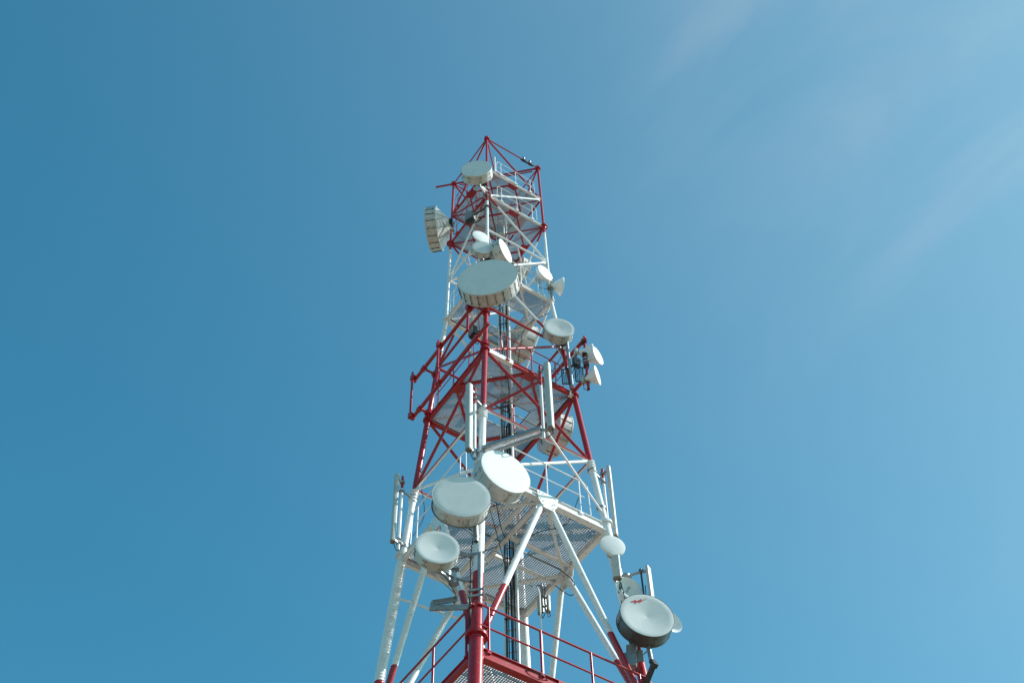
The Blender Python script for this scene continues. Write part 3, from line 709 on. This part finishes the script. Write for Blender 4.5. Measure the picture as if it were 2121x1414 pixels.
# arms that carry the right-hand tall panel
fr = fit('pair of long arms reaching forward from the front leg to the tall panel', 'mounting frame')
mb = MB(); mb.tube((0.0, -2.25, 28.28), (1.52, -2.80, 28.3), .036); mb.build('upper_arm', REDP, fr)
tr = MB(); p, q = V((0.05, -2.42, 26.56)), V((1.50, -2.74, 26.56)); dd = (q - p).normalized(); sd_ = V((-dd.y, dd.x, 0))
for s_ in (-1, 1):
    tr.beam(p + sd_ * s_ * .11, q + sd_ * s_ * .11, .035, .09)
    tr.beam(p + sd_ * s_ * .085 + V((0, 0, -.04)), q + sd_ * s_ * .085 + V((0, 0, -.04)), .05, .008)
for i in range(44):
    c = p + dd * (1.46 * i / 43); tr.beam(c - sd_ * .10, c + sd_ * .10, .014, .02)
tr.build('perforated_arm', GALV, fr)
mb = MB(); mb.beam((1.60, -2.75, 26.45), (2.42, -.06, 26.42), .045, .03); mb.build('lower_stay', WHITE, fr)
# mount pipes on the front leg
fr = fit('galvanised mounting pipes clamped in front of the front leg below the large dishes', 'mounting frame')
mb = MB(); mb.pipe((-.03, -2.92, 23.12), (-.05, -2.92, 24.3), .055); mb.lathe((-.03, -2.92, 23.22), (0, 0, 1), [(0, .066), (.03, .07), (.06, .066)], 16, cap0=False, cap1=False); mb.build('upright_pole', GALV, fr)
mb = MB(); mb.pipe((.06, -2.98, 21.3), (.07, -2.98, 22.7), .045); mb.build('upright_pole', GALV, fr)
mb = MB(); mb.pipe((-.49, -2.93, 21.98), (-.49, -2.93, 23.1), .04); mb.build('upright_pole', GALV, fr)
k = MB(); k.beam((-.49, -2.93, 22.9), (.0, -2.8, 22.75), .06, .08); k.build('standoff_arm', GALV, fr)
k = MB(); k.beam((-.49, -2.93, 22.15), (.0, -2.85, 22.0), .05, .05); k.build('standoff_arm', GALV, fr)
for z in (22.75, 21.62, 21.45):
    k = MB(); c = leg('F', z)
    for y in (-.15, .15): k.beam(c + V((-.17, y, 0)), c + V((.17, y, 0)), .03, .05)
    for x in (-.15, .15): k.tube(c + V((x, -.2, 0)), c + V((x, .2, 0)), .010, n=8)
    k.build('clamp_plate', GALV, fr)
# step bracket
fr = fit('flat galvanised bracket with a mesh step sticking out left of the red front leg', 'bracket', 'step_bracket')
mb = MB(); p, q = V((-.14, -2.92, 21.30)), V((-.96, -3.0, 21.36)); mb.beam(p, q, .04, .13); mb.beam(p + V((0, .05, .06)), q + V((0, .05, .06)), .12, .012)
o = V((-.94, -3.0, 21.44))
for e0, e1 in (((0, 0), (.52, 0)), ((0, .22), (.52, .22)), ((0, 0), (0, .22)), ((.52, 0), (.52, .22))):
    mb.beam(o + V((e0[0], .12 * e0[1] / .22, e0[1])), o + V((e1[0], .12 * e1[1] / .22, e1[1])), .03, .03)
mb.beam(o + V((0, .16, .22)), o + V((.52, .16, .22)), .12, .015); mb.build('bracket_frame', GALV, fr)
mb = MB()
for i in range(14): mb.beam(o + V((.037 * i, 0, 0)), o + V((.037 * i, .12, .22)), .007, .007)
for i in range(6): mb.beam(o + V((0, .02 * i, .037 * i)), o + V((.52, .02 * i, .037 * i)), .007, .007)
mb.build('mesh_tread', GALV, fr)
# pole beside the right leg with two mesh panels
fr = fit('upright pipe beside the right leg with two small dark grid boxes', 'grid antenna', 'grid_antenna')
mb = MB(); mb.tube((2.0, -.33, 31.0), (1.95, -.33, 33.3), .042); mb.build('mount_pole', GALV, fr)
for x0 in (2.12, 1.76):
    mb = MB(); o = V((x0, -.40, 31.12))
    for i in range(8): mb.beam(o + V((0, 0, i * .085)), o + V((.20, .05, i * .085)), .012, .012)
    for i in range(5): mb.beam(o + V((.05 * i, .012 * i, 0)), o + V((.05 * i, .012 * i, .6)), .012, .012)
    for s_ in (0, .6): mb.beam(o + V((0, 0, s_)), o + V((.2, .05, s_)), .03, .03)
    for s_ in (0, .2): mb.beam(o + V((s_, s_ * .25, 0)), o + V((s_, s_ * .25, .6)), .03, .03)
    mb.build('grid_box', DARK, fr)
# bent dark arm under the zigzag dish
fr = fit('dark bent arm under the dark rimmed dish low on the right leg', 'mounting frame')
mb = MB(); mb.pipe((3.12, -.30, 22.1), (3.17, -.36, 21.3), .05); mb.build('upright_pole', GALV, fr)
mb = MB(); mb.beam((3.2, -.40, 21.3), (2.85, 0, 20.9), .09, .10); mb.beam((3.17, -.36, 21.45), (3.24, -.44, 21.22), .1, .1); mb.build('bent_arm', DARK, fr)
mb = MB(); mb.beam((2.72, -.1, 21.5), (2.78, -.1, 22.05), .34, .22); mb.beam((2.6, -.2, 21.75), (3.0, -.2, 21.75), .03, .3); mb.build('clamp_plate', GALV, fr)
# collar extension pipe on the right leg for the two upper right dishes
fr = fit('slim white pipe standing on the right leg collar, carrying two small dishes', 'mounting pole', 'mount_pole')
mb = MB(); mb.tube(Matrix.Rotation(-YAW, 3, 'Z') @ (V((1.21, 23.62, 35.5)) - C0), Matrix.Rotation(-YAW, 3, 'Z') @ (V((1.21, 23.62, 36.7)) - C0), .035); mb.build('pole', GALV, fr)
